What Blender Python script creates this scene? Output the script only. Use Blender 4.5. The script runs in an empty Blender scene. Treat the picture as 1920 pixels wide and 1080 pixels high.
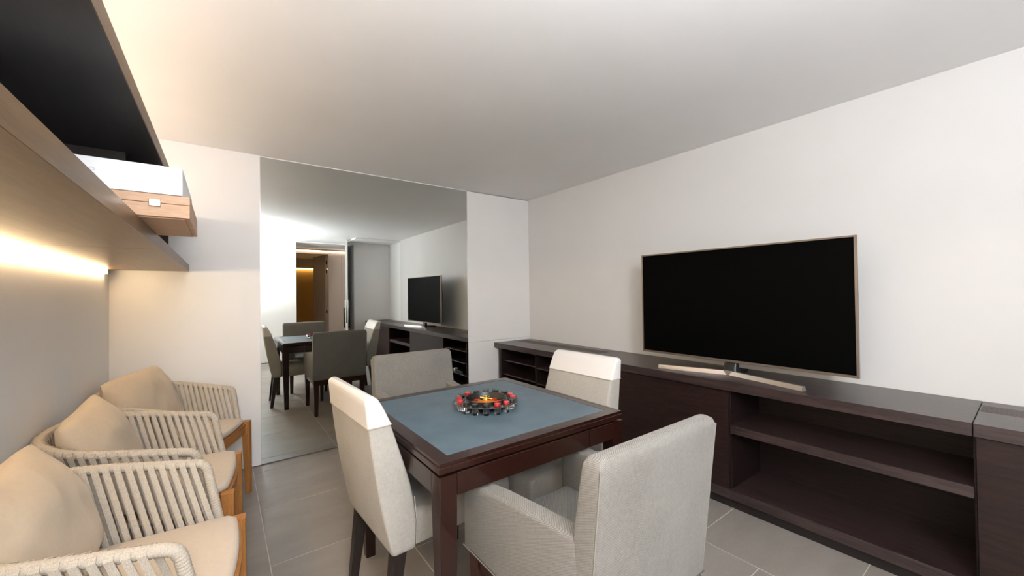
import bpy, bmesh, math, random
from mathutils import Vector, Matrix, noise

random.seed(7)
PI = math.pi
scene = bpy.context.scene
COL = scene.collection

# ------------------------------------------------------------------ camera
YAW, PITCH, ROLL, CAMH, FPX = 0.6402, 0.0118, -0.0122, 1.3097, 731.83
fwd = Vector((math.sin(YAW)*math.cos(PITCH), math.cos(YAW)*math.cos(PITCH), math.sin(PITCH)))
rgt = Vector((math.cos(YAW), -math.sin(YAW), 0))
up = rgt.cross(fwd)
R2 = rgt*math.cos(ROLL) + up*math.sin(ROLL)
U2 = up*math.cos(ROLL) - rgt*math.sin(ROLL)
cam_d = bpy.data.cameras.new('camera')
cam_d.sensor_fit = 'HORIZONTAL'; cam_d.sensor_width = 36.0; cam_d.lens = FPX/1920*36.0
cam_d.clip_start = 0.02; cam_d.clip_end = 60
cam = bpy.data.objects.new('camera', cam_d); COL.objects.link(cam)
cam.matrix_world = Matrix(((R2.x, U2.x, -fwd.x, 0), (R2.y, U2.y, -fwd.y, 0), (R2.z, U2.z, -fwd.z, CAMH), (0, 0, 0, 1)))
scene.camera = cam

# ------------------------------------------------------------------ world, exposure, large lights
world = bpy.data.worlds.new('world'); scene.world = world; world.use_nodes = True
world.node_tree.nodes['Background'].inputs[0].default_value = (0.9, 0.93, 1.0, 1)
world.node_tree.nodes['Background'].inputs[1].default_value = 0.02
scene.view_settings.view_transform = 'Standard'
scene.view_settings.look = 'None'
scene.view_settings.gamma = 1.0
scene.view_settings.use_curve_mapping = False
scene.view_settings.exposure = 0.54

def area_light(name, loc, target, size, size_y, power, color):
    d = bpy.data.lights.new(name, 'AREA'); d.shape = 'RECTANGLE'
    d.size = size; d.size_y = size_y; d.energy = power; d.color = color
    o = bpy.data.objects.new(name, d); COL.objects.link(o)
    o.location = loc
    o.rotation_euler = (Vector(target) - Vector(loc)).to_track_quat('-Z', 'Y').to_euler()
    return o
# the photographer's flash, held high behind the camera and bounced off the ceiling
area_light('bounce_flash', (0.10, -0.30, 1.36), (0.03, -0.66, 2.4), 0.30, 0.30, 66, (0.89, 0.945, 1.0))
# added fill lamp at the back of the room, evens the light along it
area_light('added_fill_light', (-0.05, -1.25, 2.0), (-0.35, 3.5, 1.75), 0.55, 0.55, 31, (0.93, 0.965, 1.0))

# ------------------------------------------------------------------ material helpers
def s2l(c):
    return tuple((v/12.92 if v <= 0.04045 else ((v+0.055)/1.055)**2.4) for v in c)
def hexc(h):
    return s2l(tuple(int(h[i:i+2], 16)/255 for i in (0, 2, 4)))

class NT:
    def __init__(self, name):
        self.m = bpy.data.materials.new(name); self.m.use_nodes = True
        self.t = self.m.node_tree; self.n = self.t.nodes; self.l = self.t.links
        self.p = self.n['Principled BSDF']
    def node(self, typ, **kw):
        o = self.n.new(typ)
        for k, v in kw.items(): setattr(o, k, v)
        return o
    def link(self, a, b): self.l.new(a, b)
    def coords(self, scale=(1, 1, 1), rot=(0, 0, 0), which='Object'):
        tc = self.node('ShaderNodeTexCoord'); mp = self.node('ShaderNodeMapping')
        mp.inputs['Scale'].default_value = scale; mp.inputs['Rotation'].default_value = rot
        self.link(tc.outputs[which], mp.inputs['Vector'])
        return mp.outputs['Vector']
    def noise(self, vec, scale, detail=4, rough=0.55):
        n = self.node('ShaderNodeTexNoise')
        n.inputs['Scale'].default_value = scale; n.inputs['Detail'].default_value = detail
        n.inputs['Roughness'].default_value = rough
        self.link(vec, n.inputs['Vector']); return n.outputs['Fac']
    def ramp(self, fac, c0, c1, p0=0.3, p1=0.7):
        r = self.node('ShaderNodeValToRGB')
        r.color_ramp.elements[0].position = p0; r.color_ramp.elements[0].color = (*c0, 1)
        r.color_ramp.elements[1].position = p1; r.color_ramp.elements[1].color = (*c1, 1)
        self.link(fac, r.inputs['Fac']); return r.outputs['Color']
    def bump(self, h, strength=0.1, dist=0.002):
        b = self.node('ShaderNodeBump'); b.inputs['Strength'].default_value = strength
        b.inputs['Distance'].default_value = dist
        self.link(h, b.inputs['Height']); self.link(b.outputs['Normal'], self.p.inputs['Normal'])
    def set(self, **kw):
        for k, v in kw.items():
            k = {'color': 'Base Color', 'rough': 'Roughness', 'metal': 'Metallic', 'spec': 'Specular IOR Level',
                 'trans': 'Transmission Weight', 'ior': 'IOR', 'coat': 'Coat Weight', 'sheen': 'Sheen Weight'}[k]
            if k == 'Base Color': v = (*v, 1)
            self.p.inputs[k].default_value = v
        return self

def plain(name, hx, rough=0.5, metal=0.0, spec=0.5, var=0.04, scale=6.0):
    t = NT(name); c = hexc(hx)
    f = t.noise(t.coords(), scale)
    col = t.ramp(f, tuple(v*(1-var) for v in c), tuple(min(1, v*(1+var)) for v in c))
    t.link(col, t.p.inputs['Base Color']); t.set(rough=rough, metal=metal, spec=spec)
    return t.m
def paint(name, hx, rough=0.6):
    t = NT(name); c = hexc(hx)
    v = t.coords()
    col = t.ramp(t.noise(v, 2.2), tuple(x*0.985 for x in c), tuple(min(1, x*1.012) for x in c))
    t.link(col, t.p.inputs['Base Color']); t.set(rough=rough, spec=0.3)
    t.bump(t.noise(v, 160, 3), 0.05, 0.001)
    return t.m
def wood(name, dark, light, scale, rough=0.4, spec=0.5, p0=0.3, p1=0.75, bump=0.15, coat=0.0):
    t = NT(name)
    v = t.coords(scale)
    f1 = t.noise(v, 6.0, 6, 0.65)
    f2 = t.noise(t.coords(tuple(s*4 for s in scale)), 8.0, 4, 0.6)
    m = t.node('ShaderNodeMath', operation='MULTIPLY_ADD'); m.inputs[1].default_value = 0.45
    t.link(f2, m.inputs[0])
    m2 = t.node('ShaderNodeMath', operation='MULTIPLY'); m2.inputs[1].default_value = 0.6
    t.link(f1, m2.inputs[0]); t.link(m2.outputs[0], m.inputs[2])
    col = t.ramp(m.outputs[0], hexc(dark), hexc(light), p0, p1)
    t.link(col, t.p.inputs['Base Color']); t.set(rough=rough, spec=spec, coat=coat)
    t.bump(m.outputs[0], bump, 0.0015)
    return t.m
def weave(name, dark, light, pitch, bump=0.35, rough=0.9):
    """woven cloth: crossed fine waves in object space"""
    t = NT(name)
    tc = t.node('ShaderNodeTexCoord'); sp = t.node('ShaderNodeSeparateXYZ'); t.link(tc.outputs['Object'], sp.inputs[0])
    ad = t.node('ShaderNodeMath', operation='ADD'); t.link(sp.outputs[0], ad.inputs[0]); t.link(sp.outputs[1], ad.inputs[1])
    def s(src, other, k2):
        a = t.node('ShaderNodeMath', operation='MULTIPLY_ADD'); a.inputs[1].default_value = k2
        t.link(other, a.inputs[0]); t.link(src, a.inputs[2])
        m = t.node('ShaderNodeMath', operation='MULTIPLY'); m.inputs[1].default_value = 2*PI/pitch
        t.link(a.outputs[0], m.inputs[0])
        q = t.node('ShaderNodeMath', operation='SINE'); t.link(m.outputs[0], q.inputs[0]); return q.outputs[0]
    a = s(ad.outputs[0], sp.outputs[2], 0.35); b = s(sp.outputs[2], ad.outputs[0], -0.35)
    mu = t.node('ShaderNodeMath', operation='MULTIPLY'); t.link(a, mu.inputs[0]); t.link(b, mu.inputs[1])
    sc = t.node('ShaderNodeMath', operation='MULTIPLY_ADD'); sc.inputs[1].default_value = 0.3; sc.inputs[2].default_value = 0.25
    t.link(mu.outputs[0], sc.inputs[0])
    f = t.noise(t.coords(), 90, 4); f3 = t.noise(t.coords(), 5, 3)
    a2 = t.node('ShaderNodeMath', operation='MULTIPLY_ADD'); a2.inputs[1].default_value = 0.3
    t.link(f, a2.inputs[0]); t.link(sc.outputs[0], a2.inputs[2])
    a3 = t.node('ShaderNodeMath', operation='MULTIPLY_ADD'); a3.inputs[1].default_value = 0.25
    t.link(f3, a3.inputs[0]); t.link(a2.outputs[0], a3.inputs[2])
    col = t.ramp(a3.outputs[0], hexc(dark), hexc(light), 0.2, 0.85)
    t.link(col, t.p.inputs['Base Color']); t.set(rough=rough, spec=0.15, sheen=0.15)
    t.bump(a3.outputs[0], bump, 0.0012)
    return t.m
def emit(name, hx, strength):
    t = NT(name); t.set(color=hexc(hx), rough=0.6)
    t.p.inputs['Emission Color'].default_value = (*hexc(hx), 1); t.p.inputs['Emission Strength'].default_value = strength
    return t.m

M = {}
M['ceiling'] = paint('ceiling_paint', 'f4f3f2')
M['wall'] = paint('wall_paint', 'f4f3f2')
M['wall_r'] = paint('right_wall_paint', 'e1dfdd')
M['wallpanel'] = paint('wall_panel_lacquer', 'f4f2f1', 0.45)
M['shadow_gap'] = plain('black_gap', '1a1817', 0.8)
M['grout'] = plain('pale_grout', 'c9c3bb', 0.9)
def tile_mat():
    t = NT('grey_porcelain_tile')
    oi = t.node('ShaderNodeObjectInfo')
    tc = t.node('ShaderNodeTexCoord'); mp = t.node('ShaderNodeMapping')
    mp.inputs['Scale'].default_value = (1.0, 2.2, 1)
    ad = t.node('ShaderNodeVectorMath', operation='ADD')
    cb = t.node('ShaderNodeCombineXYZ')
    mm = t.node('ShaderNodeMath', operation='MULTIPLY'); mm.inputs[1].default_value = 17.0
    t.link(oi.outputs['Random'], mm.inputs[0])
    for i in range(3): t.link(mm.outputs[0], cb.inputs[i])
    t.link(tc.outputs['Object'], ad.inputs[0]); t.link(cb.outputs[0], ad.inputs[1])
    t.link(ad.outputs[0], mp.inputs['Vector'])
    v = mp.outputs['Vector']
    f = t.noise(v, 2.3, 5, 0.6); g = t.noise(v, 60, 3)
    a = t.node('ShaderNodeMath', operation='MULTIPLY_ADD'); a.inputs[1].default_value = 0.2
    t.link(g, a.inputs[0]); t.link(f, a.inputs[2])
    b = t.node('ShaderNodeMath', operation='MULTIPLY_ADD'); b.inputs[1].default_value = 0.12
    t.link(oi.outputs['Random'], b.inputs[0]); t.link(a.outputs[0], b.inputs[2])
    col = t.ramp(b.outputs[0], hexc('857d76'), hexc('9e968f'), 0.35, 0.9)
    t.link(col, t.p.inputs['Base Color']); t.set(rough=0.42, spec=0.4)
    t.bump(g, 0.06, 0.001)
    return t.m
M['tile'] = tile_mat()
def mirror_mat():
    t = NT('silvered_mirror'); t.set(metal=1.0, rough=0.0, color=(0.68, 0.705, 0.685))
    return t.m
M['mirror'] = mirror_mat()
M['alu'] = plain('brushed_aluminium', 'cfcac5', 0.3, 0.9)
M['chrome'] = plain('polished_chrome', 'd8d8d6', 0.12, 1.0)
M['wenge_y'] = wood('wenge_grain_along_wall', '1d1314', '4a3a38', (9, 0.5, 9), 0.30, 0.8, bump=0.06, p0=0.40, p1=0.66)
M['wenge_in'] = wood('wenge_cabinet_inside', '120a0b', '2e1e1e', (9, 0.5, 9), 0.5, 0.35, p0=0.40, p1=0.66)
M['wenge_z'] = wood('wenge_door_grain', '110809', '321e1a', (9, 0.8, 9), 0.42, 0.45, p0=0.40, p1=0.66)
M['plinth'] = plain('black_plinth', '1c1412', 0.6)
M['panel_dark'] = wood('dark_underside_panel', '1b1a1c', '302e31', (7, 0.6, 7), 0.34, 0.5, bump=0.1)
M['shelfwood'] = wood('dark_shelf_wood', '553f2a', '80613f', (7, 0.4, 7), 0.36, 0.55)
M['tablewood'] = wood('mahogany_table_wood', '1d0b07', '2f130d', (2, 2, 6), 0.27, 0.5, coat=0.2, bump=0.01)
M['legblack'] = wood('black_brown_chair_leg', '1d1614', '2f2522', (12, 12, 1), 0.4, 0.5, bump=0.05)
M['legmah'] = wood('dark_mahogany_leg', '2a120d', '451e16', (12, 12, 1), 0.3, 0.5, bump=0.04)
M['teak'] = wood('golden_teak', '8a5426', 'c58a4b', (14, 14, 1.2), 0.5, 0.35)
M['teak_x'] = wood('golden_teak_cross', '8a5426', 'c58a4b', (12, 1.2, 14), 0.5, 0.35)
M['oak'] = wood('pinkish_oak_box', 'b58f70', 'd8b496', (1.2, 9, 9), 0.55, 0.3)
M['fabric_side'] = weave('oatmeal_weave', '908b83', 'c4bfb6', 0.0036)
M['fabric_arm'] = weave('grey_beige_basket_weave', '635f5a', '99958f', 0.0052, 0.45)
M['leather_white'] = plain('white_leatherette', 'e2ddd9', 0.42, 0, 0.5, 0.015)
M['piping'] = plain('cream_piping', 'b9b2a8', 0.8)
M['piping_arm'] = plain('grey_beige_piping', '8a857d', 0.8)
M['leather_blue'] = None
def leather_blue():
    t = NT('slate_blue_leather'); v = t.coords()
    col = t.ramp(t.noise(v, 9, 5), hexc('526370'), hexc('5f717d'), 0.3, 0.7)
    t.link(col, t.p.inputs['Base Color']); t.set(rough=0.45, spec=0.4)
    t.bump(t.noise(v, 260, 3), 0.15, 0.0008); return t.m
M['leather_blue'] = leather_blue()
def rope_mat():
    t = NT('beige_braided_rope'); v = t.coords()
    f = t.noise(t.coords((1, 1, 0.5)), 520, 2)
    col = t.ramp(f, hexc('a99f91'), hexc('cfc6b9'), 0.25, 0.75)
    t.link(col, t.p.inputs['Base Color']); t.set(rough=0.85, spec=0.15)
    t.bump(f, 0.5, 0.0015); return t.m
M['rope'] = rope_mat()
M['cushion'] = weave('sand_canvas', 'bcae9f', 'd6c8b8', 0.0018, 0.12)
M['pillow'] = weave('tan_linen', 'bfae98', 'd6c6b0', 0.0018, 0.12)
M['screen'] = NT('black_screen_glass').set(color=(0.0008, 0.0008, 0.0009), rough=0.55, spec=0.04).m
M['bezel'] = plain('warm_grey_bezel_metal', '8c7f76', 0.35, 0.7)
M['champagne'] = plain('champagne_metal', 'b4aca8', 0.35, 0.8)
M['blackplastic'] = plain('black_plastic', '17171a', 0.35)
M['whitecard'] = plain('white_card_box', 'f3f4f6', 0.4, 0, 0.4, 0.008)
M['greyprint'] = plain('pale_grey_print', 'd9dde2', 0.5)
M['doorwhite'] = paint('white_door_lacquer', 'efedea', 0.4)
M['hallwall'] = paint('warm_hall_wall', 'e2cfc0')
M['halldoor'] = wood('taupe_door_veneer', 'b39c8a', 'c2ab9a', (10, 10, 0.6), 0.5, 0.3, bump=0.04)
M['brownwall'] = paint('ochre_far_wall', 'c79a58')
M['hinge'] = plain('black_hinge', '1b1918', 0.4, 0.6)
M['led'] = emit('warm_led_strip', 'ffe0b0', 23.0)
M['led_up'] = emit('warm_led_uplight', 'ffe9cf', 15.0)
M['led_hall'] = emit('hall_cove_led', 'ffe2c4', 7.0)
M['led_far'] = emit('far_room_led', 'ffdf9e', 9.0)
M['glass'] = NT('clear_shot_glass').set(color=(1, 1, 1), rough=0.02, trans=1.0, ior=1.45).m
M['red'] = plain('bright_red_plastic', 'e3151b', 0.3)
M['black'] = plain('gloss_black_plastic', '131416', 0.38)
M['smoke'] = plain('dark_smoked_tray', '3a3836', 0.15)
M['gold'] = plain('brass_gold', 'e6bd5a', 0.25, 0.9)
M['amber'] = plain('orange_number_ring', 'c9731c', 0.4)

# ------------------------------------------------------------------ mesh helpers
def bx(bm, x0, x1, y0, y1, z0, z1, bev=0.0, seg=2):
    vs = [bm.verts.new(p) for p in ((x0, y0, z0), (x1, y0, z0), (x1, y1, z0), (x0, y1, z0),
                                    (x0, y0, z1), (x1, y0, z1), (x1, y1, z1), (x0, y1, z1))]
    fs = [bm.faces.new([vs[i] for i in f]) for f in ((3, 2, 1, 0), (4, 5, 6, 7), (0, 1, 5, 4), (1, 2, 6, 5), (2, 3, 7, 6), (3, 0, 4, 7))]
    if bev > 0:
        es = set(e for f in fs for e in f.edges)
        bmesh.ops.bevel(bm, geom=list(es), offset=bev, segments=seg, affect='EDGES', profile=0.5)
    return bm
def box(x0, x1, y0, y1, z0, z1, bev=0.0, seg=2):
    return bx(bmesh.new(), x0, x1, y0, y1, z0, z1, bev, seg)
def prism_xz(pts, y0, y1, bev=0.0, seg=2):
    """polygon in the xz plane extruded in y"""
    bm = bmesh.new()
    a = [bm.verts.new((x, y0, z)) for x, z in pts]; b = [bm.verts.new((x, y1, z)) for x, z in pts]
    n = len(pts)
    bm.faces.new(a); bm.faces.new(list(reversed(b)))
    for i in range(n): bm.faces.new([a[i], b[i], b[(i+1) % n], a[(i+1) % n]])
    bmesh.ops.recalc_face_normals(bm, faces=bm.faces)
    if bev > 0:
        es = [e for e in bm.edges if e.calc_face_angle(0) > 0.5]
        bmesh.ops.bevel(bm, geom=es, offset=bev, segments=seg, affect='EDGES', profile=0.5)
    return bm
def loft(rings, cap=True, bm=None):
    bm = bm or bmesh.new()
    R = [[bm.verts.new(p) for p in r] for r in rings]
    n = len(R[0])
    for a, b in zip(R, R[1:]):
        for i in range(n): bm.faces.new([a[i], a[(i+1) % n], b[(i+1) % n], b[i]])
    if cap:
        bm.faces.new(list(reversed(R[0]))); bm.faces.new(R[-1])
    bmesh.ops.recalc_face_normals(bm, faces=bm.faces)
    return bm
def rrect(x0, x1, y0, y1, z, r, k=4):
    r = min(r, (x1-x0)*0.49, (y1-y0)*0.49)
    out = []
    for cx, cy, a0 in ((x1-r, y1-r, 0), (x0+r, y1-r, PI/2), (x0+r, y0+r, PI), (x1-r, y0+r, 1.5*PI)):
        for i in range(k+1):
            a = a0 + PI/2*i/k
            out.append((cx+r*math.cos(a), cy+r*math.sin(a), z))
    return out
def lathe(prof, n=24, bm=None, closed=False):
    bm = bm or bmesh.new()
    rings = []
    for r, z in prof:
        if r < 1e-6: rings.append([bm.verts.new((0, 0, z))])
        else: rings.append([bm.verts.new((r*math.cos(2*PI*i/n), r*math.sin(2*PI*i/n), z)) for i in range(n)])
    pairs = list(zip(rings, rings[1:]))
    if closed: pairs.append((rings[-1], rings[0]))
    for a, b in pairs:
        for i in range(n):
            j = (i+1) % n
            if len(a) == 1 and len(b) == 1: continue
            if len(a) == 1: bm.faces.new([a[0], b[j], b[i]])
            elif len(b) == 1: bm.faces.new([a[i], a[j], b[0]])
            else: bm.faces.new([a[i], a[j], b[j], b[i]])
    bmesh.ops.recalc_face_normals(bm, faces=bm.faces)
    return bm
def tube(pts, rad, n=8, bm=None):
    """tube along 3-D points, rad may be a function of the arc length"""
    bm = bm or bmesh.new()
    P = [Vector(p) for p in pts]
    rings = []; s = 0; prev = None
    for i, p in enumerate(P):
        if i: s += (p-P[i-1]).length
        t = (P[min(i+1, len(P)-1)] - P[max(i-1, 0)]).normalized()
        a = prev - t*prev.dot(t) if prev else (Vector((0, 0, 1)) if abs(t.z) < 0.9 else Vector((1, 0, 0))).cross(t)
        a.normalize(); prev = a
        b = t.cross(a)
        r = rad(s) if callable(rad) else rad
        rings.append([tuple(p + (a*math.cos(2*PI*k/n) + b*math.sin(2*PI*k/n))*r) for k in range(n)])
    return loft(rings, True, bm)
def resample(pts, step):
    P = [Vector(p) for p in pts]; out = [P[0].copy()]; need = step
    for a, b in zip(P, P[1:]):
        L = (b-a).length; d = 0.0
        while L - d >= need:
            d += need; out.append(a.lerp(b, d/L)); need = step
        need -= (L-d)
    return out

def obj(name, bm, mat, parent=None, smooth=None, loc=None):
    me = bpy.data.meshes.new(name)
    bm.normal_update(); bm.to_mesh(me); bm.free()
    if smooth is not None:
        for p in me.polygons: p.use_smooth = True
        me.set_sharp_from_angle(angle=math.radians(smooth))
    me.materials.append(M[mat] if isinstance(mat, str) else mat)
    o = bpy.data.objects.new(name, me); COL.objects.link(o)
    if parent: o.parent = parent
    if loc: o.location = loc
    return o
def tag(o, label, cat, group=None):
    o['label'] = label; o['category'] = cat
    if group: o['group'] = group
    return o
def thing(name, label, cat, loc=(0, 0, 0), rz=0.0, group=None):
    o = bpy.data.objects.new(name, None); COL.objects.link(o)
    o.empty_display_size = 0.1
    o.location = loc; o.rotation_euler = (0, 0, rz)
    return tag(o, label, cat, group)
def struct(name, bm, mat, parent=None):
    o = obj(name, bm, mat, parent)
    if not parent: o['kind'] = 'structure'
    return o
def dup(root, loc, rz, label):
    def cp(o, par):
        c = o.copy(); COL.objects.link(c); c.parent = par
        for ch in list(o.children): cp(ch, c)
        return c
    kids = list(root.children)
    r = root.copy(); COL.objects.link(r); r.location = loc; r.rotation_euler = (0, 0, rz); r['label'] = label
    for ch in kids: cp(ch, r)
    return r

# ------------------------------------------------------------------ room shell
XL, XR, YB, H = -0.5843, 2.9325, 3.5914, 2.40
YD = -1.72            # rear wall with the doorway
YN = -1.232           # rear wall of the recess beside the door
YF = -0.567           # front of the recess
YHALL = -3.05         # far wall of the hall
DX0, DX1 = 1.215, 2.20

PITCH_T = 0.612
offs = {-2: 0.40, -1: 0.172, 0: 0.397, 1: 0.10, 2: 0.188, 3: 0.493, 4: 0.25}
fl = struct('floor', box(XL-0.3, XR+0.3, -6.2, YB+0.1, -0.12, -0.0012), 'grout')
tile_cache = {}
def tile(x0, x1, y0, y1):
    key = (round(x1-x0, 3), round(y1-y0, 3))
    if key not in tile_cache:
        w, d = key
        bm = box(-w/2, w/2, -d/2, d/2, -0.010, 0.0, 0.0008, 1)
        tile_cache[key] = obj('tile', bm, 'tile', fl); o = tile_cache[key]
    else:
        o = tile_cache[key].copy(); COL.objects.link(o); o.parent = fl
    o.location = ((x0+x1)/2, (y0+y1)/2, 0)
g = 0.0018
for c in range(-2, 5):
    x0 = 0.187 + c*PITCH_T; x1 = x0 + PITCH_T
    cx0, cx1 = max(x0, XL-0.02), min(x1, XR+0.02)
    if cx1 - cx0 < 0.03: continue
    k0 = math.floor((-3.2-offs[c])/PITCH_T)
    for k in range(k0, 8):
        y0 = offs[c] + k*PITCH_T; y1 = y0 + PITCH_T
        cy0, cy1 = max(y0, -3.2), min(y1, YB+0.02)
        if cy1 - cy0 < 0.03: continue
        tile(cx0+g, cx1-g, cy0+g, cy1-g)

ce = struct('ceiling', box(XL-0.2, XR+0.2, -6.2, YB+0.2, H, H+0.12), 'ceiling')
wl = struct('wall_left', box(XL-0.15, XL, -6.2, YB+0.15, 0, H), 'wall')
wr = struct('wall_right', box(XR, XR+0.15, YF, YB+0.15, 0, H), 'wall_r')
struct('wall_right', box(XR+0.012, XR+0.15, -6.2, YF, 0, H), 'wall')

# back wall: dark carcass, lacquered panels in front of it
wb = struct('wall_back', box(XL-0.1, XR+0.1, YB+0.022, YB+0.15, 0, H), 'shadow_gap')
XM0, XM1 = 0.2441, 2.0898
obj('panel', box(XL, XM0-0.002, YB, YB+0.024, 0.006, H, 0.0008, 1), 'wallpanel', wb)
obj('panel', box(XM1+0.003, XR-0.001, YB, YB+0.024, 0.006, 0.787, 0.0008, 1), 'wallpanel', wb)
obj('panel', box(XM1+0.003, XR-0.001, YB, YB+0.024, 0.7895, H-0.006, 0.0008, 1), 'wallpanel', wb)
obj('panel', box(XM0, XM1, YB+0.002, YB+0.024, H-0.0085, H-0.001), 'wallpanel', wb)

mr = thing('wall_mirror', 'large frameless floor to ceiling wall mirror reflecting the whole room', 'mirror', ((XM0+XM1)/2, YB, 0))
hw = (XM1-XM0)/2
obj('mirror_glass', box(-hw+0.001, hw-0.001, 0.0, 0.006, 0.008, H-0.0095), 'mirror', mr)
obj('edge_strip', box(-hw-0.002, -hw+0.001, -0.0008, 0.02, 0.008, H-0.009), 'alu', mr)
obj('edge_strip', box(hw-0.001, hw+0.002, -0.0008, 0.02, 0.008, H-0.009), 'alu', mr)
obj('backing_board', box(-hw+0.002, hw-0.002, 0.0065, 0.021, 0.008, H-0.01), 'shadow_gap', mr)

# rear of the room, seen in the mirror: wall with doorway, recess with the cabinet end
wk = struct('wall_rear', box(XL, DX0, YD-0.12, YD, 0.0, H), 'doorwhite')
obj('header', box(DX0, DX1, YD-0.12, YD, H-0.018, H), 'doorwhite', wk)
obj('skirting_gap', box(XL, DX0-0.002, YD, YD+0.002, 0.0, 0.012), 'shadow_gap', wk)
struct('wall_recess', box(DX1, XR+0.013, YD-0.12, YN, 0, H), 'wall')
struct('trim_1', box(DX1-0.14, XR+0.013, YN, YF, H-0.025, H), 'wall')

# hall beyond the doorway, with cove light, and the far room beyond its inner door
IX0, IX1 = 1.30, 2.075
hl = struct('wall_hall', box(IX1, 3.1, YHALL-0.1, YHALL, 0, H), 'hallwall')
obj('wall_piece', box(XL, IX0, YHALL-0.1, YHALL, 0, H), 'hallwall', hl)
obj('wall_piece', box(IX0, IX1, YHALL-0.1, YHALL, 2.29, H), 'hallwall', hl)
obj('joint', box(2.38, 2.383, YHALL, YHALL+0.001, 0, 2.3), 'shadow_gap', hl)
cl = thing('cove_light', 'thin warm light line along the hall ceiling beyond the doorway', 'light', (1.8, YHALL+0.03, 2.345))
obj('profile', box(-1.2, 1.2, -0.029, 0.0, 0.022, 0.045), 'hallwall', cl)
obj('diffuser', box(-1.2, 1.2, -0.029, -0.004, 0.0, 0.022), 'led_hall', cl)
struct('wall_far', box(XL, 3.1, -6.1, -6.0, 0, H), 'brownwall')
fu = struct('trim_2', box(XL, 3.1, -6.0, -5.88, 2.12, H), 'hallwall')
fr = thing('recessed_strip_light', 'golden light strip washing down the far wall behind the inner door', 'light', (1.8, -5.985, 2.09))
obj('diffuser', box(-1.3, 1.3, 0.0, 0.05, 0.0, 0.03), 'led_far', fr)

d2 = struct('door_2', box(-0.02, 0.02, -0.78, 0.0, 0.01, 2.285, 0.001, 1), 'halldoor')
d2.location = (IX1-0.025, YHALL-0.1, 0); d2.rotation_euler = (0, 0, -0.17)
for z in (0.9, 1.88, 2.10):
    obj('hinge', box(-0.006, 0.02, 0.0, 0.012, z-0.045, z+0.045, 0.002, 1), 'hinge', d2)
obj('pull_plate', box(-0.028, -0.02, -0.72, -0.67, 0.85, 1.3), 'alu', d2)
struct('trim_3', box(IX1-0.004, IX1+0.012, YHALL, YHALL+0.01, 0, 2.3), 'halldoor')

# the room's own door, standing open and seen edge-on in the mirror
d1 = struct('door_1', box(-0.02, 0.02, 0.0, 0.86, 0.008, H-0.022, 0.001, 1), 'doorwhite')
d1.location = (2.176, YD+0.005, 0); d1.rotation_euler = (0, 0, 0.246)
for s in (-1, 1):
    h = obj('pull_handle', box(min(s*0.02, s*0.032), max(s*0.02, s*0.032), 0.77, 0.82, 0.64, 1.2, 0.002, 1), 'chrome', d1)
    obj('grip', box(min(s*0.032, s*0.06), max(s*0.032, s*0.06), 0.785, 0.805, 0.66, 1.06, 0.003, 1), 'hinge', h)
obj('lock_plate', box(-0.011, 0.011, 0.859, 0.8615, 0.75, 1.2), 'chrome', d1)

# ------------------------------------------------------------------ shelves on the left wall
XS, ZS0, ZS1, ZU0, ZU1 = -0.182, 1.4877, 1.5332, 1.8316, 1.8814
YSEAM = 1.962
def shelf(name, label, z0, z1, y0, y1):
    t = thing(name, label, 'shelf', (XL, y0, z0))
    obj('board', box(0.0, XS-XL, 0.0, y1-y0, 0, z1-z0, 0.0008, 1), 'shelfwood', t)
    if z0 > 1.7: obj('underside_panel', box(0.001, XS-XL-0.001, 0.0, y1-y0, -0.002, 0.0), 'panel_dark', t)  # thin sheet darker than the board, upper shelf only
    return t
shelf('wall_shelf', 'near length of the lower dark wood wall shelf with light beneath', ZS0, ZS1, -0.6, YSEAM-0.0012)
shelf('wall_shelf', 'far length of the lower wall shelf, between the seam and the corner', ZS0, ZS1, YSEAM+0.0012, YB-0.001)
shelf('wall_shelf', 'near length of the upper dark wood wall shelf near the ceiling', ZU0, ZU1, -0.6, YSEAM-0.0012)
shelf('wall_shelf', 'far length of the upper wall shelf, behind the stacked boxes', ZU0, ZU1, YSEAM+0.0012, YB-0.001)
tag(obj('shelf_divider', box(XL+0.001, -0.275, 1.945, 1.961, ZS1, ZU0, 0.0008, 1), 'wenge_z'), 'set back upright panel between the two shelves, behind the boxes', 'divider')
tag(obj('shelf_divider', box(XL+0.001, XS-0.002, 2.24, 2.265, ZS1, ZU0, 0.0008, 1), 'wenge_z'), 'dark upright panel flush with shelf edge, just past the wooden box', 'divider')
ld = thing('led_strip', 'bright warm light strip along the wall under the lower shelf', 'light', (XL, 1.4, ZS0))
obj('diffuser', box(0.001, 0.016, -1.9, 2.06, -0.030, -0.001, 0.003, 1), 'led', ld)
obj('end_cap', box(0.0005, 0.0165, 2.06, 2.066, -0.031, -0.0005), 'alu', ld)
lu = thing('led_strip', 'warm light strip on top of the upper shelf, washing the ceiling', 'light', (XL, 1.4, ZU1))
obj('diffuser', box(0.03, 0.06, -1.9, 2.1, 0.004, 0.02), 'led_up', lu)
obj('channel', box(0.025, 0.065, -1.9, 2.1, 0.0, 0.004), 'alu', lu)

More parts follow.
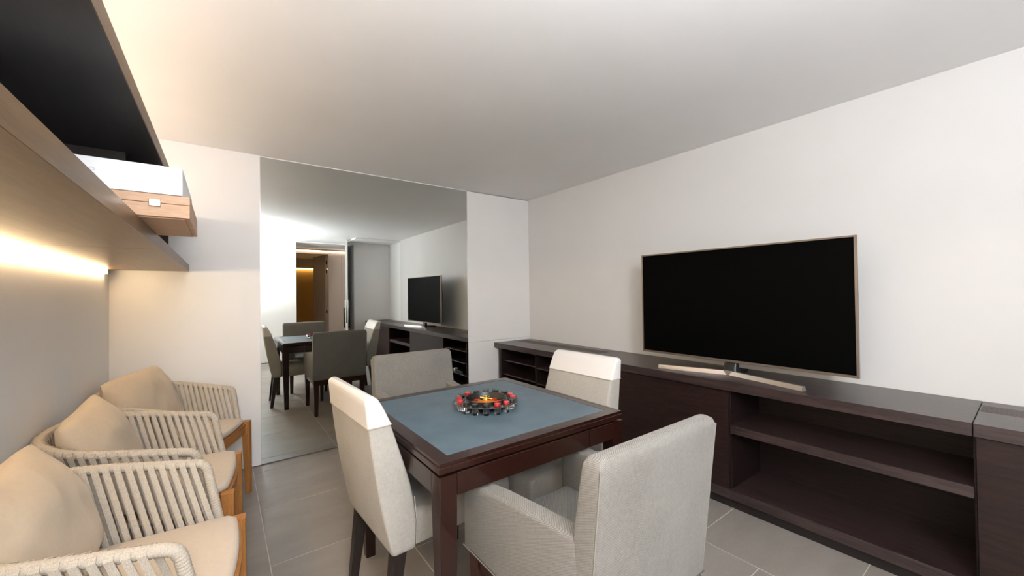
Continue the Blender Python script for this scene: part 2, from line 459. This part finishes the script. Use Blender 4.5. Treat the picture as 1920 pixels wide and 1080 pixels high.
# wooden case and white carton on the shelf, poking out over its edge
wx = thing('wooden_case', 'flat oak case with metal clasp overhanging the lower shelf edge', 'box', (-0.273, 1.687, ZS1))
a, b = 0.20, 0.2175
obj('base', box(-a, a, -b, b, 0.003, 0.040, 0.001, 1), 'oak', wx)
obj('lid', box(-a, a, -b, b, 0.0412, 0.066, 0.001, 1), 'oak', wx)
obj('bottom_panel', box(-a+0.012, a-0.012, -b+0.012, b-0.012, 0.0, 0.003), 'oak', wx)
obj('clasp', box(0.112, 0.137, -b-0.006, -b, 0.030, 0.050, 0.0015, 1), 'alu', wx)
wc = thing('white_carton', 'white glossy carton lying on top of the oak case', 'box', (-0.293, 1.70, ZS1+0.0665))
obj('carton_body', box(-0.204, 0.204, -0.235, 0.235, 0, 0.079, 0.001, 1), 'whitecard', wc)
fc = bpy.data.curves.new('print', 'FONT'); fc.body = 'e'; fc.size = 0.040; fc.extrude = 0.0002
fo = bpy.data.objects.new('print', fc); COL.objects.link(fo)
dg = bpy.context.evaluated_depsgraph_get()
me = bpy.data.meshes.new_from_object(fo.evaluated_get(dg)); bpy.data.objects.remove(fo)
me.materials.clear(); me.materials.append(M['greyprint'])
po = bpy.data.objects.new('printed_letter', me); COL.objects.link(po); po.parent = wc
po.location = (0.012, -0.2353, 0.034); po.rotation_euler = (PI/2, 0, 0)

# ------------------------------------------------------------------ long media cabinet on the right wall
CZ, CX, CF, CT = 0.762, 2.418, 2.442, 0.053
UY = [3.586, 2.313, 1.118, 0.158, -1.225]      # unit boundaries along the wall
XB = XR-0.004
tp = [(3.588, 2.3145, True, 'far end length of dark worktop with vent grille by mirror wall'),
      (2.3125, 0.1635, False, 'middle length of dark worktop carrying the television'),
      (0.1605, -1.225, True, 'nearest length of dark worktop at the right edge with vent grille')]
for y1, y0, grille, label in tp:
    t = thing('cabinet_worktop', label, 'worktop', (CX, y0, CZ-CT))
    L = y1-y0; W = XB-CX-0.001
    if not grille:
        obj('board', box(0, W, 0, L, 0.0, CT, 0.001, 1), 'wenge_y', t)
    else:
        g0, g1 = 0.255, 0.40
        e = 0.07 if y1 > 3 else 0.004
        f = 0.004 if y1 > 3 else 0.07
        bm = bmesh.new()
        bx(bm, 0, g0, 0, L, 0, CT, 0.001, 1); bx(bm, g1, W, 0, L, 0, CT, 0.001, 1)
        bx(bm, g0, g1, 0, f, 0, CT); bx(bm, g0, g1, L-e, L, 0, CT)
        obj('board', bm, 'wenge_y', t)
        obj('grille_base', box(g0, g1, f, L-e, 0.0, 0.012), 'plinth', t)
        n = 9
        for i in range(n):
            x = g0 + (i+0.5)*(g1-g0)/n
            obj('grille_slat', box(x-0.0045, x+0.0045, f, L-e, 0.012, CT-0.0005), 'wenge_y', t)

def unit(y1, y0, label, kind):
    t = thing('cabinet_unit', label, 'cabinet', (CF, y0, 0))
    L = y1-y0-0.001; W = XB-CF; zt = CZ-CT-0.0005; zb = 0.112
    if W < 0: return
    obj('plinth', box(0.022, W-0.002, 0, L, 0.0, 0.056), 'plinth', t)
    obj('bottom_board', box(0.0, W, 0, L, 0.0565, zb, 0.0008, 1), 'wenge_y', t)
    if kind == 'door':
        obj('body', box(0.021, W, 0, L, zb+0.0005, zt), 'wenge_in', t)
        obj('door_panel', box(0.0, 0.02, 0.0015, L-0.0015, zb+0.002, zt-0.006, 0.001, 1), 'wenge_z', t)
        return t
    if kind == 'bays':
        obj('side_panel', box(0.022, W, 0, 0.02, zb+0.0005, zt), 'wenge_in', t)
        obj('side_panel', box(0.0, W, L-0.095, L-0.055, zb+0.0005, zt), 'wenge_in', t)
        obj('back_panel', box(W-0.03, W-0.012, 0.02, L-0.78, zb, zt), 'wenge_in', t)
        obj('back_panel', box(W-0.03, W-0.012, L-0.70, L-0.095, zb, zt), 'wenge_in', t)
        obj('back_liner', box(W-0.010, W-0.002, 0.02, L-0.06, zb, zt), 'oak', t)
        yd = L-0.655
        obj('divider', box(0.012, W-0.03, yd-0.012, yd, zb, zt), 'wenge_in', t)
        for z in (0.28, 0.435, 0.585):
            obj('shelf', box(0.018, W-0.06, yd, L-0.095, z-0.012, z, 0.0008, 1), 'wenge_y', t)
            obj('shelf', box(0.018, W-0.06, 0.02, yd-0.012, z-0.020, z-0.008, 0.0008, 1), 'wenge_y', t)
    else:
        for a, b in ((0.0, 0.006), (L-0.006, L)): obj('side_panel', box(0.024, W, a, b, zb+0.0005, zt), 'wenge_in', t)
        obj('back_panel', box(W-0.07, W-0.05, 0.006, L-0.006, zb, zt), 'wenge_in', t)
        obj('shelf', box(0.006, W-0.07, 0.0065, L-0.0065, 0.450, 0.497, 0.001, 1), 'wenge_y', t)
    return t
unit(UY[0], UY[1], 'open cabinet unit with narrow shelves in two bays beside the mirror wall', 'bays')
unit(UY[1], UY[2], 'plain closed cabinet front behind the right-hand dining chair', 'door')
unit(UY[2], UY[3], 'open cabinet unit with one thick shelf below the television', 'open')
unit(UY[3], UY[4], 'closed dark cabinet front at the right edge of the picture', 'door')

rt = thing('media_router', 'small black box with white plug on a cabinet shelf, seen in the mirror', 'router', (2.56, 2.66, 0.2725))
obj('case', box(-0.07, 0.07, -0.10, 0.10, 0, 0.03, 0.004, 2), 'blackplastic', rt)
obj('antenna', box(0.05, 0.06, 0.07, 0.08, 0.03, 0.10, 0.002, 1), 'blackplastic', rt)
obj('plug', box(-0.075, -0.03, -0.145, -0.102, 0, 0.045, 0.004, 2), 'whitecard', rt)

# ------------------------------------------------------------------ television
TX = 2.64
tv = thing('television', 'large flat black television on V-shaped metal stand on the cabinet', 'television', (TX, 1.198, CZ))
w, z0, z1 = 0.645, 0.080, 0.826
fbm = bmesh.new()
bx(fbm, 0, 0.022, -w, w, z0, z0+0.014); bx(fbm, 0, 0.022, -w, w, z1-0.009, z1)
bx(fbm, 0, 0.022, -w, -w+0.010, z0+0.014, z1-0.009); bx(fbm, 0, 0.022, w-0.010, w, z0+0.014, z1-0.009)
obj('bezel', fbm, 'bezel', tv)
obj('screen', box(0.002, 0.02, -w+0.010, w-0.010, z0+0.014, z1-0.009), 'screen', tv)
obj('back_cover', prism_xz([(0.022, z0+0.01), (0.022, z1-0.02), (0.035, z1-0.05), (0.058, 0.45), (0.058, z0+0.04)], -w+0.03, w-0.03, 0.004, 1), 'blackplastic', tv)
obj('sensor', box(-0.003, 0.004, -0.012, 0.012, z0-0.005, z0+0.002, 0.001, 1), 'blackplastic', tv)
def bar(p0, p1, wd, h0, h1):
    d = Vector((p1[0]-p0[0], p1[1]-p0[1], 0)).normalized(); n = Vector((-d.y, d.x, 0))
    bm = bmesh.new(); ring = []
    for p in (p0, p1):
        q = Vector((p[0], p[1], 0))
        ring.append([tuple(q + n*wd/2 + Vector((0, 0, h0))), tuple(q - n*wd/2 + Vector((0, 0, h0))),
                     tuple(q - n*wd/3 + Vector((0, 0, h1))), tuple(q + n*wd/3 + Vector((0, 0, h1)))])
    loft(ring, True, bm); return bm
sbm = bar((-0.008, -0.012), (-0.135, -0.445), 0.032, 0.0, 0.026)
obj('stand_leg', sbm, 'champagne', tv)
obj('stand_leg', bar((-0.008, 0.012), (-0.143, 0.415), 0.032, 0.0, 0.026), 'champagne', tv)
obj('stand_apex', box(-0.024, 0.010, -0.03, 0.03, 0.0005, 0.0265, 0.004, 2), 'champagne', tv)
nk = obj('neck', loft([rrect(-0.004, 0.06, -0.050, 0.050, 0.0, 0.02), rrect(0.002, 0.06, -0.044, 0.044, 0.04, 0.02), rrect(0.024, 0.058, -0.04, 0.04, 0.078, 0.015), rrect(0.026, 0.058, -0.04, 0.04, 0.12, 0.015)]), 'blackplastic', tv, 40)
obj('rear_foot', box(0.03, 0.21, -0.03, 0.03, 0.0, 0.014, 0.003, 1), 'blackplastic', tv)

# ------------------------------------------------------------------ games table
TX0, TY0, TW, TZ = 0.5552, 1.1443, 0.9225, 0.7615
tb = thing('games_table', 'square dark mahogany games table with blue leather top', 'table', (TX0+TW/2, TY0+TW/2, 0))
h = TW/2
zt0 = 0.728
ri = 0.056
def rim(side):
    # mitred frame piece
    o = h-0.004; i = h-ri
    pts = [(-o, -o), (o, -o), (i, -i), (-i, -i)]
    c, s = math.cos(side*PI/2), math.sin(side*PI/2)
    bm = bmesh.new()
    a = [bm.verts.new((x*c-y*s, x*s+y*c, TZ-0.012)) for x, y in pts]
    b = [bm.verts.new((x*c-y*s, x*s+y*c, TZ)) for x, y in pts]
    bm.faces.new(list(reversed(a))); bm.faces.new(b)
    for k in range(4): bm.faces.new([a[k], a[(k+1) % 4], b[(k+1) % 4], b[k]])
    bmesh.ops.recalc_face_normals(bm, faces=bm.faces)
    return bm
for k in range(4): obj('top_rim', rim(k), 'tablewood', tb)
obj('leather_top', box(-h+ri-0.001, h-ri+0.001, -h+ri-0.001, h-ri+0.001, TZ-0.012, TZ-0.0012), 'leather_blue', tb)
obj('top_board', box(-h, h, -h, h, zt0, TZ-0.012, 0.002, 2), 'tablewood', tb)
obj('shadow_groove', box(-h+0.024, h-0.024, -h+0.024, h-0.024, 0.7195, zt0), 'plinth', tb)
lw = 0.064
for sx in (-1, 1):
    for sy in (-1, 1):
        cx, cy = sx*(h-0.001-lw/2), sy*(h-0.001-lw/2)
        e = sx*0.008; f = sy*0.008
        rings = [rrect(cx-e-0.022, cx-e+0.022, cy-f-0.022, cy-f+0.022, 0.0, 0.003, 1), rrect(cx-lw/2, cx+lw/2, cy-lw/2, cy+lw/2, 0.60, 0.003, 1),
                 rrect(cx-lw/2, cx+lw/2, cy-lw/2, cy+lw/2, 0.7195, 0.003, 1)]
        obj('leg', loft(rings), 'tablewood', tb)
for k in range(4):
    c = Matrix.Rotation(k*PI/2, 3, 'Z')
    bm = box(-h+0.066, 0.238, -h+0.003, -h+0.034, 0.646, 0.7195, 0.001, 1); bmesh.ops.rotate(bm, cent=(0, 0, 0), matrix=c, verts=bm.verts)
    obj('apron', bm, 'tablewood', tb)
    bm = box(0.2415, h-0.066, -h+0.002, -h+0.034, 0.647, 0.7190, 0.001, 1); bmesh.ops.rotate(bm, cent=(0, 0, 0), matrix=c, verts=bm.verts)
    obj('drawer_front', bm, 'tablewood', tb)

# ------------------------------------------------------------------ drinking roulette on the table
RX, RY = 1.022, 1.592
ro = thing('roulette_set', 'black drinking roulette wheel with gold spinner on blue leather', 'game', (RX, RY, TZ-0.001))
obj('tray_ring', lathe([(0.098, 0.033), (0.153, 0.033), (0.155, 0.035), (0.153, 0.037), (0.098, 0.037)], 48, closed=True), 'smoke', ro, 40)
obj('bowl', lathe([(0.0, 0.0), (0.085, 0.0), (0.092, 0.006), (0.102, 0.044), (0.102, 0.048), (0.098, 0.048), (0.088, 0.020), (0.0, 0.018)], 48), 'black', ro, 35)
nr = obj('number_ring', lathe([(0.030, 0.0185), (0.078, 0.0195), (0.078, 0.022), (0.030, 0.024)], 36, closed=True), 'amber', ro)
for k in range(18):
    a = 2*PI*k/18
    bm = box(0.046, 0.0775, -0.0062, 0.0062, 0.0215, 0.0240); bmesh.ops.rotate(bm, cent=(0, 0, 0), matrix=Matrix.Rotation(a, 3, 'Z'), verts=bm.verts)
    obj('number_pocket', bm, 'red' if k % 2 else 'black', nr)
obj('wheel_cone', lathe([(0.0, 0.036), (0.010, 0.034), (0.040, 0.0242), (0.0, 0.0242)], 24), 'amber', ro, 40)
sp = obj('spindle', lathe([(0.0, 0.058), (0.005, 0.055), (0.006, 0.050), (0.0035, 0.046), (0.006, 0.040), (0.010, 0.034), (0.0, 0.034)], 16), 'gold', ro, 50)
for k in range(2):
    d = Vector((math.cos(0.45+k*PI/2), math.sin(0.45+k*PI/2), 0))
    obj('spinner_arm', tube([d*-0.034+Vector((0, 0, 0.043)), d*0.034+Vector((0, 0, 0.043))], 0.0024, 8), 'gold', sp)
gp = lathe([(0.0, 0.0), (0.0125, 0.0), (0.014, 0.002), (0.0170, 0.056), (0.0157, 0.056), (0.0130, 0.011), (0.0, 0.010)], 20)
glass0 = None
seq = ['black', 'red', 'red', 'black', 'red', 'red', 'black', 'black', 'black', 'black', 'red', 'black', 'red', 'red', 'black', 'black']
ordn = ['', 'first', 'second', 'third', 'fourth', 'fifth', 'sixth', 'seventh', 'eighth', 'ninth', 'tenth', 'eleventh', 'twelfth', 'thirteenth', 'fourteenth', 'fifteenth']
protos = {}
for k, colr in enumerate(seq):
    a = math.radians(-122.5 + 22.5*k)
    loc = (RX+0.130*math.cos(a), RY+0.130*math.sin(a), TZ-0.001)
    if k == 0: lab = 'black-banded shot glass at the front of the roulette, nearest the camera'
    else: lab = '%s-banded shot glass, %s counter-clockwise from the front glass' % (colr, ordn[k])
    if colr not in protos:
        t = thing('shot_glass', lab, 'glass', loc, 0, 'shot glasses around the roulette')
        obj('cup', gp.copy(), 'glass', t, 40)
        obj('number_insert', lathe([(0.0, 0.0375), (0.0140, 0.0375), (0.0146, 0.039), (0.0150, 0.0475), (0.0142, 0.049), (0.0, 0.049)], 20), colr, t, 40)
        protos[colr] = t
    else:
        dup(protos[colr], loc, 0, lab)

# ------------------------------------------------------------------ armless dining chairs
def side_chair(name, label, loc, rz):
    t = thing(name, label, 'chair', loc, rz, 'dining chairs around the games table')
    Z = [0.352, 0.358, 0.375, 0.45, 0.52, 0.60, 0.68, 0.76, 0.835]
    def prof(z):
        u = (z-0.35)/0.595
        rear = -0.262 - 0.093*u - 0.012*math.sin(PI*u)
        P = [(0.35, -0.170), (0.45, -0.166), (0.55, -0.176), (0.65, -0.203), (0.75, -0.235), (0.835, -0.262), (0.90, -0.291), (0.945, -0.318)]
        for (a0, b0), (a1, b1) in zip(P, P[1:]):
            if a0 <= z <= a1: fr = b0+(b1-b0)*(z-a0)/(a1-a0); break
        else: fr = P[0][1] if z < 0.35 else P[-1][1]
        hw = 0.243 - 0.008*u
        return rear, fr, hw
    def ring(z, grow=0.0, r=0.011):
        a, b, w = prof(z); return rrect(a-grow, b+grow, -w-grow, w+grow, z, r)
    rings = [ring(0.352, -0.006), ring(0.357, -0.001)] + [ring(z) for z in Z[2:]]
    obj('backrest', loft(rings), 'fabric_side', t, 50)
    cz = [0.8355, 0.86, 0.885, 0.91, 0.93]
    cap = [ring(z, 0.0025) for z in cz] + [ring(0.940, -0.002), ring(0.9455, -0.010)]
    ca = obj('leather_cap', loft(cap), 'leather_white', t, 50)
    ca['label'] = 'white leatherette cap over the top of the backrest'
    pts = [Vector(p) for p in ring(0.835, 0.003)]
    obj('piping', tube([p for p in pts]+[pts[0]], 0.0025, 6), 'piping', ca, 60)
    sr = []
    for z, ins in ((0.352, 0.006), (0.358, 0.0), (0.44, 0.0), (0.462, 0.004), (0.474, 0.014), (0.479, 0.030)):
        sr.append(rrect(-0.168, 0.305-ins, -0.228+ins, 0.228-ins, z, 0.022))
    obj('seat', loft(sr), 'fabric_side', t, 50)
    obj('piping', tube([(-0.172, -0.246, 0.37), (-0.169, -0.247, 0.45), (-0.178, -0.246, 0.55)], 0.002, 6), 'fabric_side', t, 60)
    for sy in (-1, 1):
        y = sy*0.200
        rings = [rrect(-0.285, -0.253, y-0.017, y+0.017, 0.0, 0.003, 1), rrect(-0.250, -0.198, y-0.026, y+0.026, 0.353, 0.003, 1)]
        obj('leg', loft(rings), 'legblack', t)
        rings = [rrect(0.245, 0.277, y-0.016, y+0.016, 0.0, 0.003, 1), rrect(0.235, 0.285, y-0.025, y+0.025, 0.353, 0.003, 1)]
        obj('leg', loft(rings), 'legblack', t)
    return t
c0 = side_chair('dining_chair', 'armless beige dining chair with white cap, on the rope-chair side of table', (0.745, 1.663, 0), math.radians(3.0))
dup(c0, (1.395, 1.588, 0), PI+math.radians(2.0), 'armless beige dining chair with white cap, on the cabinet side of table')

# ------------------------------------------------------------------ dining armchairs
def arm_chair(name, label, loc, rz):
    t = thing(name, label, 'armchair', loc, rz, 'dining chairs around the games table')
    W = 0.278
    zs = [(0.386, -0.004), (0.392, 0.0), (0.45, 0), (0.55, 0), (0.65, 0), (0.75, 0), (0.85, 0), (0.885, -0.001), (0.902, -0.008), (0.909, -0.020)]
    rings = []
    for z, gr in zs:
        u = (z-0.386)/0.523
        rear = -0.287-0.056*u; fr = -0.185-0.092*u
        rings.append(rrect(rear-gr, fr+gr, -W-gr, W+gr, z, 0.013))
    obj('backrest', loft(rings), 'fabric_arm', t, 50)
    ed = []
    for z, gr in zs[1:-2]:
        u = (z-0.386)/0.523; ed.append((-0.287-0.056*u+0.004, W-0.002, z))
    for s in (-1, 1):
        obj('piping', tube([(x, s*y, z) for x, y, z in ed], 0.0022, 6), 'piping_arm', t, 60)
        pts = [(-0.285, 0.386), (0.314, 0.386), (0.316, 0.560), (0.306, 0.598), (0.280, 0.620), (0.210, 0.634), (0.10, 0.652), (-0.10, 0.672), (-0.255, 0.688)]
        y0, y1 = sorted((s*0.212, s*(W+0.001)))
        obj('arm', prism_xz(pts, y0, y1, 0.012, 3), 'fabric_arm', t, 50)
    sr = []
    for z, ins in ((0.386, 0.0), (0.44, 0.0), (0.458, 0.004), (0.468, 0.014), (0.471, 0.028)):
        sr.append(rrect(-0.19, 0.292-ins, -0.2115, 0.2115, z, 0.012))
    obj('seat', loft(sr), 'fabric_arm', t, 50)
    obj('hem_piping', tube([(0.316, -W-0.001, 0.388), (-0.288, -W-0.001, 0.388), (-0.288, W+0.001, 0.388), (0.316, W+0.001, 0.388)], 0.0025, 6), 'piping_arm', t, 60)
    fb = bmesh.new()
    for s in (-1, 1):
        a, b = sorted((s*0.222, s*0.258)); bx(fb, -0.24, 0.255, a, b, 0.328, 0.386)
    bx(fb, -0.273, -0.243, -0.222, 0.222, 0.328, 0.386); bx(fb, 0.257, 0.285, -0.222, 0.222, 0.328, 0.386)
    obj('seat_frame', fb, 'legmah', t)
    for sx, x in ((-1, -0.258), (1, 0.270)):
        for s in (-1, 1):
            y = s*0.241
            rings = [rrect(x-0.018, x+0.018, y-0.018, y+0.018, 0.0, 0.003, 1), rrect(x-0.027, x+0.027, y-0.027, y+0.027, 0.3855, 0.003, 1)]
            obj('leg', loft(rings), 'legmah', t)
    return t
a0 = arm_chair('dining_armchair', 'grey beige upholstered armchair nearest the camera, back turned to us', (0.990, 0.955, 0), PI/2)
dup(a0, (1.058, 2.262, 0), -PI/2, 'grey beige upholstered armchair on the mirror side of the table')

# ------------------------------------------------------------------ rope lounge chairs
def rope_chair(name, label, loc, rz):
    t = thing(name, label, 'armchair', loc, rz, 'rope armchairs along the left wall')
    def plan(u, b, a, xc, n=2.5):
        # u -1..1 from right arm front over the back to left arm front
        pass
    # half outline from front (0.20, 0.29) to the middle of the back
    def outline(hw, xf, xc, xb, n):
        pts = []
        m = 10
        for i in range(m): pts.append((xf+(xc-xf)*i/m, hw))
        for i in range(25):
            a = PI/2*i/24
            c, s = math.cos(a), math.sin(a)
            pts.append((xc-(xc-xb)*(s**(2/n)), hw*(c**(2/n)) if c > 1e-9 else 0.0))
        full = pts + [(x, -y) for x, y in reversed(pts[:-1])]
        return full
    def zr(x): return 0.682 + (0.2-x)/0.52*0.088
    top2 = outline(0.292, 0.150, -0.06, -0.318, 2.35)
    top = [Vector((x, y, zr(x))) for x, y in top2]
    # front posts: bend down and forward to the seat frame
    def post(s):
        return [Vector((0.150, s*0.292, zr(0.150))), Vector((0.164, s*0.2915, 0.686)), Vector((0.176, s*0.290, 0.677)), Vector((0.184, s*0.288, 0.661)), Vector((0.228, s*0.262, 0.43))]
    path = list(reversed(post(1)[1:])) + top + post(-1)[1:]
    path = resample(path, 0.0030)
    obj('rope_rail', tube(path, lambda s: 0.0162+0.0010*math.sin(2*PI*s/0.0095), 9), 'rope', t, 60)
    low2 = outline(0.246, 0.225, -0.04, -0.250, 2.6)
    low = [Vector((x, y, 0.432)) for x, y in low2]
    obj('lower_rail', tube(resample(low, 0.02), 0.012, 8), 'rope', t, 60)
    # seat frame in teak
    fr = bmesh.new()
    rings = []
    sh = outline(0.232, 0.20, -0.04, -0.228, 2.6)
    for z in (0.415, 0.448):
        rings.append([(x, y, z) for x, y in sh])
    obj('seat_board', loft(rings), 'teak_x', t)
    fro = []
    for i in range(13):
        u = -1+2*i/12
        fro.append((0.296-0.016*u*u, 0.222*u))
    bm = bmesh.new(); rr = []
    for x, y in fro:
        rr.append([(x-0.026, y, 0.405), (x, y, 0.405), (x, y, 0.447), (x-0.026, y, 0.447)])
    loft(rr, True, bm); obj('front_rail', bm, 'teak_x', t)
    bm = bmesh.new(); rr = []
    for x, y in fro:
        rr.append([(x-0.075, y*1.02, 0.448), (x+0.004, y*1.02, 0.448), (x+0.004, y*1.02, 0.466), (x-0.075, y*1.02, 0.466)])
    loft(rr, True, bm); obj('front_strip', bm, 'teak_x', t)
    for s in (-1, 1):
        obj('side_rail', box(0.04, 0.262, min(s*0.206, s*0.236), max(s*0.206, s*0.236), 0.405, 0.4475), 'teak_x', t)
        y = s*0.243
        rings = [rrect(0.292-0.015, 0.292+0.015, y-0.015, y+0.015, 0, 0.004, 2), rrect(0.282-0.022, 0.282+0.022, y-0.024, y+0.020, 0.38, 0.005, 2), rrect(0.280-0.023, 0.280+0.023, y-0.026, y+0.020, 0.476, 0.005, 2)]
        obj('leg', loft(rings), 'teak', t)
        y = s*0.185
        rings = [rrect(-0.255-0.015, -0.255+0.015, y-0.015, y+0.015, 0, 0.004, 2), rrect(-0.17-0.022, -0.17+0.022, y-0.022, y+0.022, 0.4145, 0.005, 2)]
        obj('leg', loft(rings), 'teak', t)
    # rope straps, an inner and an outer row half a step apart
    def at(poly, u):
        L = [0.0]
        for a, b in zip(poly, poly[1:]): L.append(L[-1]+(b-a).length)
        s = u*L[-1]
        for i in range(len(poly)-1):
            if s <= L[i+1] + 1e-9:
                f = (s-L[i])/(L[i+1]-L[i]); return poly[i].lerp(poly[i+1], f), (poly[i+1]-poly[i]).normalized()
        return poly[-1].copy(), (poly[-1]-poly[-2]).normalized()
    N = 46
    for row in (0, 1):
        for i in range(N - (1-row)*0):
            u = (i + (0.30 if row == 0 else 0.80))/N
            if u > 0.99: continue
            p, tg = at(top, u); q, tq = at(low, u)
            nrm = Vector((tg.y, -tg.x, 0)).normalized()       # points outwards or inwards
            c = Vector((p.x, p.y, 0)); 
            if nrm.dot(c - Vector((-0.03, 0, 0))) > 0: nrm = -nrm   # inward
            side = 1 if row == 0 else -1
            off_t = nrm*side*0.0165; off_b = nrm*side*0.012
            P = [p + off_t*0.75 + Vector((0, 0, 0.0125)), p + off_t*1.08, q + off_b*1.1, q + off_b*0.9 + Vector((0, 0, -0.010))]
            wt, wb_, th = 0.0090, 0.0076, 0.0026
            bm = bmesh.new(); rr = []
            for k, pp in enumerate(P):
                f = k/3; wd = wt*(1-f)+wb_*f
                tt = (tg*(1-f)+tq*f); tt.z = 0; tt.normalize()
                nn = nrm*side
                rr.append([tuple(pp - tt*wd), tuple(pp + tt*wd), tuple(pp + tt*wd + nn*th), tuple(pp - tt*wd + nn*th)])
            loft(rr, True, bm)
            obj('rope_strap', bm, 'rope', t)
    # seat cushion
    base = outline(0.226, 0.275, -0.02, -0.225, 2.8)
    # rounded front edge
    base = [(x - 0.02*(abs(y)/0.226)**4*(1 if x > 0.2 else 0), y) for x, y in base]
    fr_pts = [(0.292-0.016*u*u, 0.222*u) for u in [-0.9+1.8*i/8 for i in range(9)]]
    poly = base + fr_pts
    rings = []
    for z, sc in ((0.468, 0.965), (0.474, 0.99), (0.484, 1.0), (0.494, 0.995), (0.502, 0.975), (0.506, 0.93), (0.508, 0.7), (0.509, 0.3)):
        rings.append([((x-0.03)*sc+0.03, y*sc, z) for x, y in poly])
    sc_ = obj('seat_cushion', loft(rings), 'cushion', t, 60)
    sc_['label'] = 'cream seat cushion'
    return t
rc0 = rope_chair('rope_armchair', 'beige rope and teak armchair nearest the camera, cropped at lower left', (-0.247, 1.590, 0), math.radians(-4.0))
dup(rc0, (-0.238, 2.338, 0), math.radians(-5.0), 'beige rope and teak armchair in the middle of the three')
dup(rc0, (-0.222, 3.055, 0), math.radians(-24.0), 'beige rope and teak armchair in the corner, turned towards the table')

def pillow_mesh(w, h, th, seed):
    bm = bmesh.new(); n = 22
    random.seed(seed); ox = random.random()*10
    V = {}
    for side in (1, -1):
        for i in range(n+1):
            for j in range(n+1):
                if side == -1 and (i in (0, n) or j in (0, n)):
                    V[side, i, j] = V[1, i, j]; continue
                u, v = -1+2*i/n, -1+2*j/n
                pin = 1 - 0.09*(1-abs(v)**2)*0 
                x = u*w/2*(1-0.065*v**4)*(1-0.03*(1-v*v)*u*u); y = v*h/2*(1-0.065*u**4)*(1-0.03*(1-u*u)*v*v)
                d = (max(0, 1-u*u)**0.5)*(max(0, 1-v*v)**0.5)
                zz = side*th/2*(d**0.85)
                zz += 0.016*noise.noise(Vector((x*6+ox, y*6, side*2.0)))*d**0.4 + 0.009*noise.noise(Vector((x*16+ox, y*11, side*3.0)))*d**0.3 + 0.004*noise.noise(Vector((x*34+ox, y*20, side*5.0)))*d**0.3
                V[side, i, j] = bm.verts.new((zz, x, y))
    for side in (1, -1):
        for i in range(n):
            for j in range(n):
                f = [V[side, i, j], V[side, i+1, j], V[side, i+1, j+1], V[side, i, j+1]]
                bm.faces.new(f if side == 1 else list(reversed(f)))
    bmesh.ops.recalc_face_normals(bm, faces=bm.faces)
    return bm
def pillow(label, base, rz, local, lean, tilt, seed, w=0.43, h=0.40, th=0.16):
    o = obj('scatter_cushion', pillow_mesh(w, h, th, seed), 'pillow', None, 80)
    tag(o, label, 'cushion', 'tan scatter cushions on the rope armchairs')
    c, s = math.cos(rz), math.sin(rz)
    o.location = (base[0]+local[0]*c-local[1]*s, base[1]+local[0]*s+local[1]*c, local[2])
    o.rotation_mode = 'XYZ'
    Rm = Matrix.Rotation(rz, 3, 'Z') @ Matrix.Rotation(lean, 3, 'Y') @ Matrix.Rotation(tilt, 3, 'X')
    o.rotation_euler = Rm.to_euler('XYZ')
    return o
pillow('tan cushion on the nearest rope armchair, at the left picture edge', (-0.247, 1.590), math.radians(-4), (-0.160, 0.01, 0.684), -0.38, 0.05, 3, w=0.48)
pillow('tan cushion on the middle rope armchair', (-0.238, 2.338), math.radians(-5), (-0.160, 0.0, 0.680), -0.38, 0.12, 8, w=0.44)
pillow('tan cushion on the corner rope armchair below the shelf end', (-0.222, 3.055), math.radians(-24), (-0.160, 0.03, 0.684), -0.38, 0.06, 12, w=0.49)
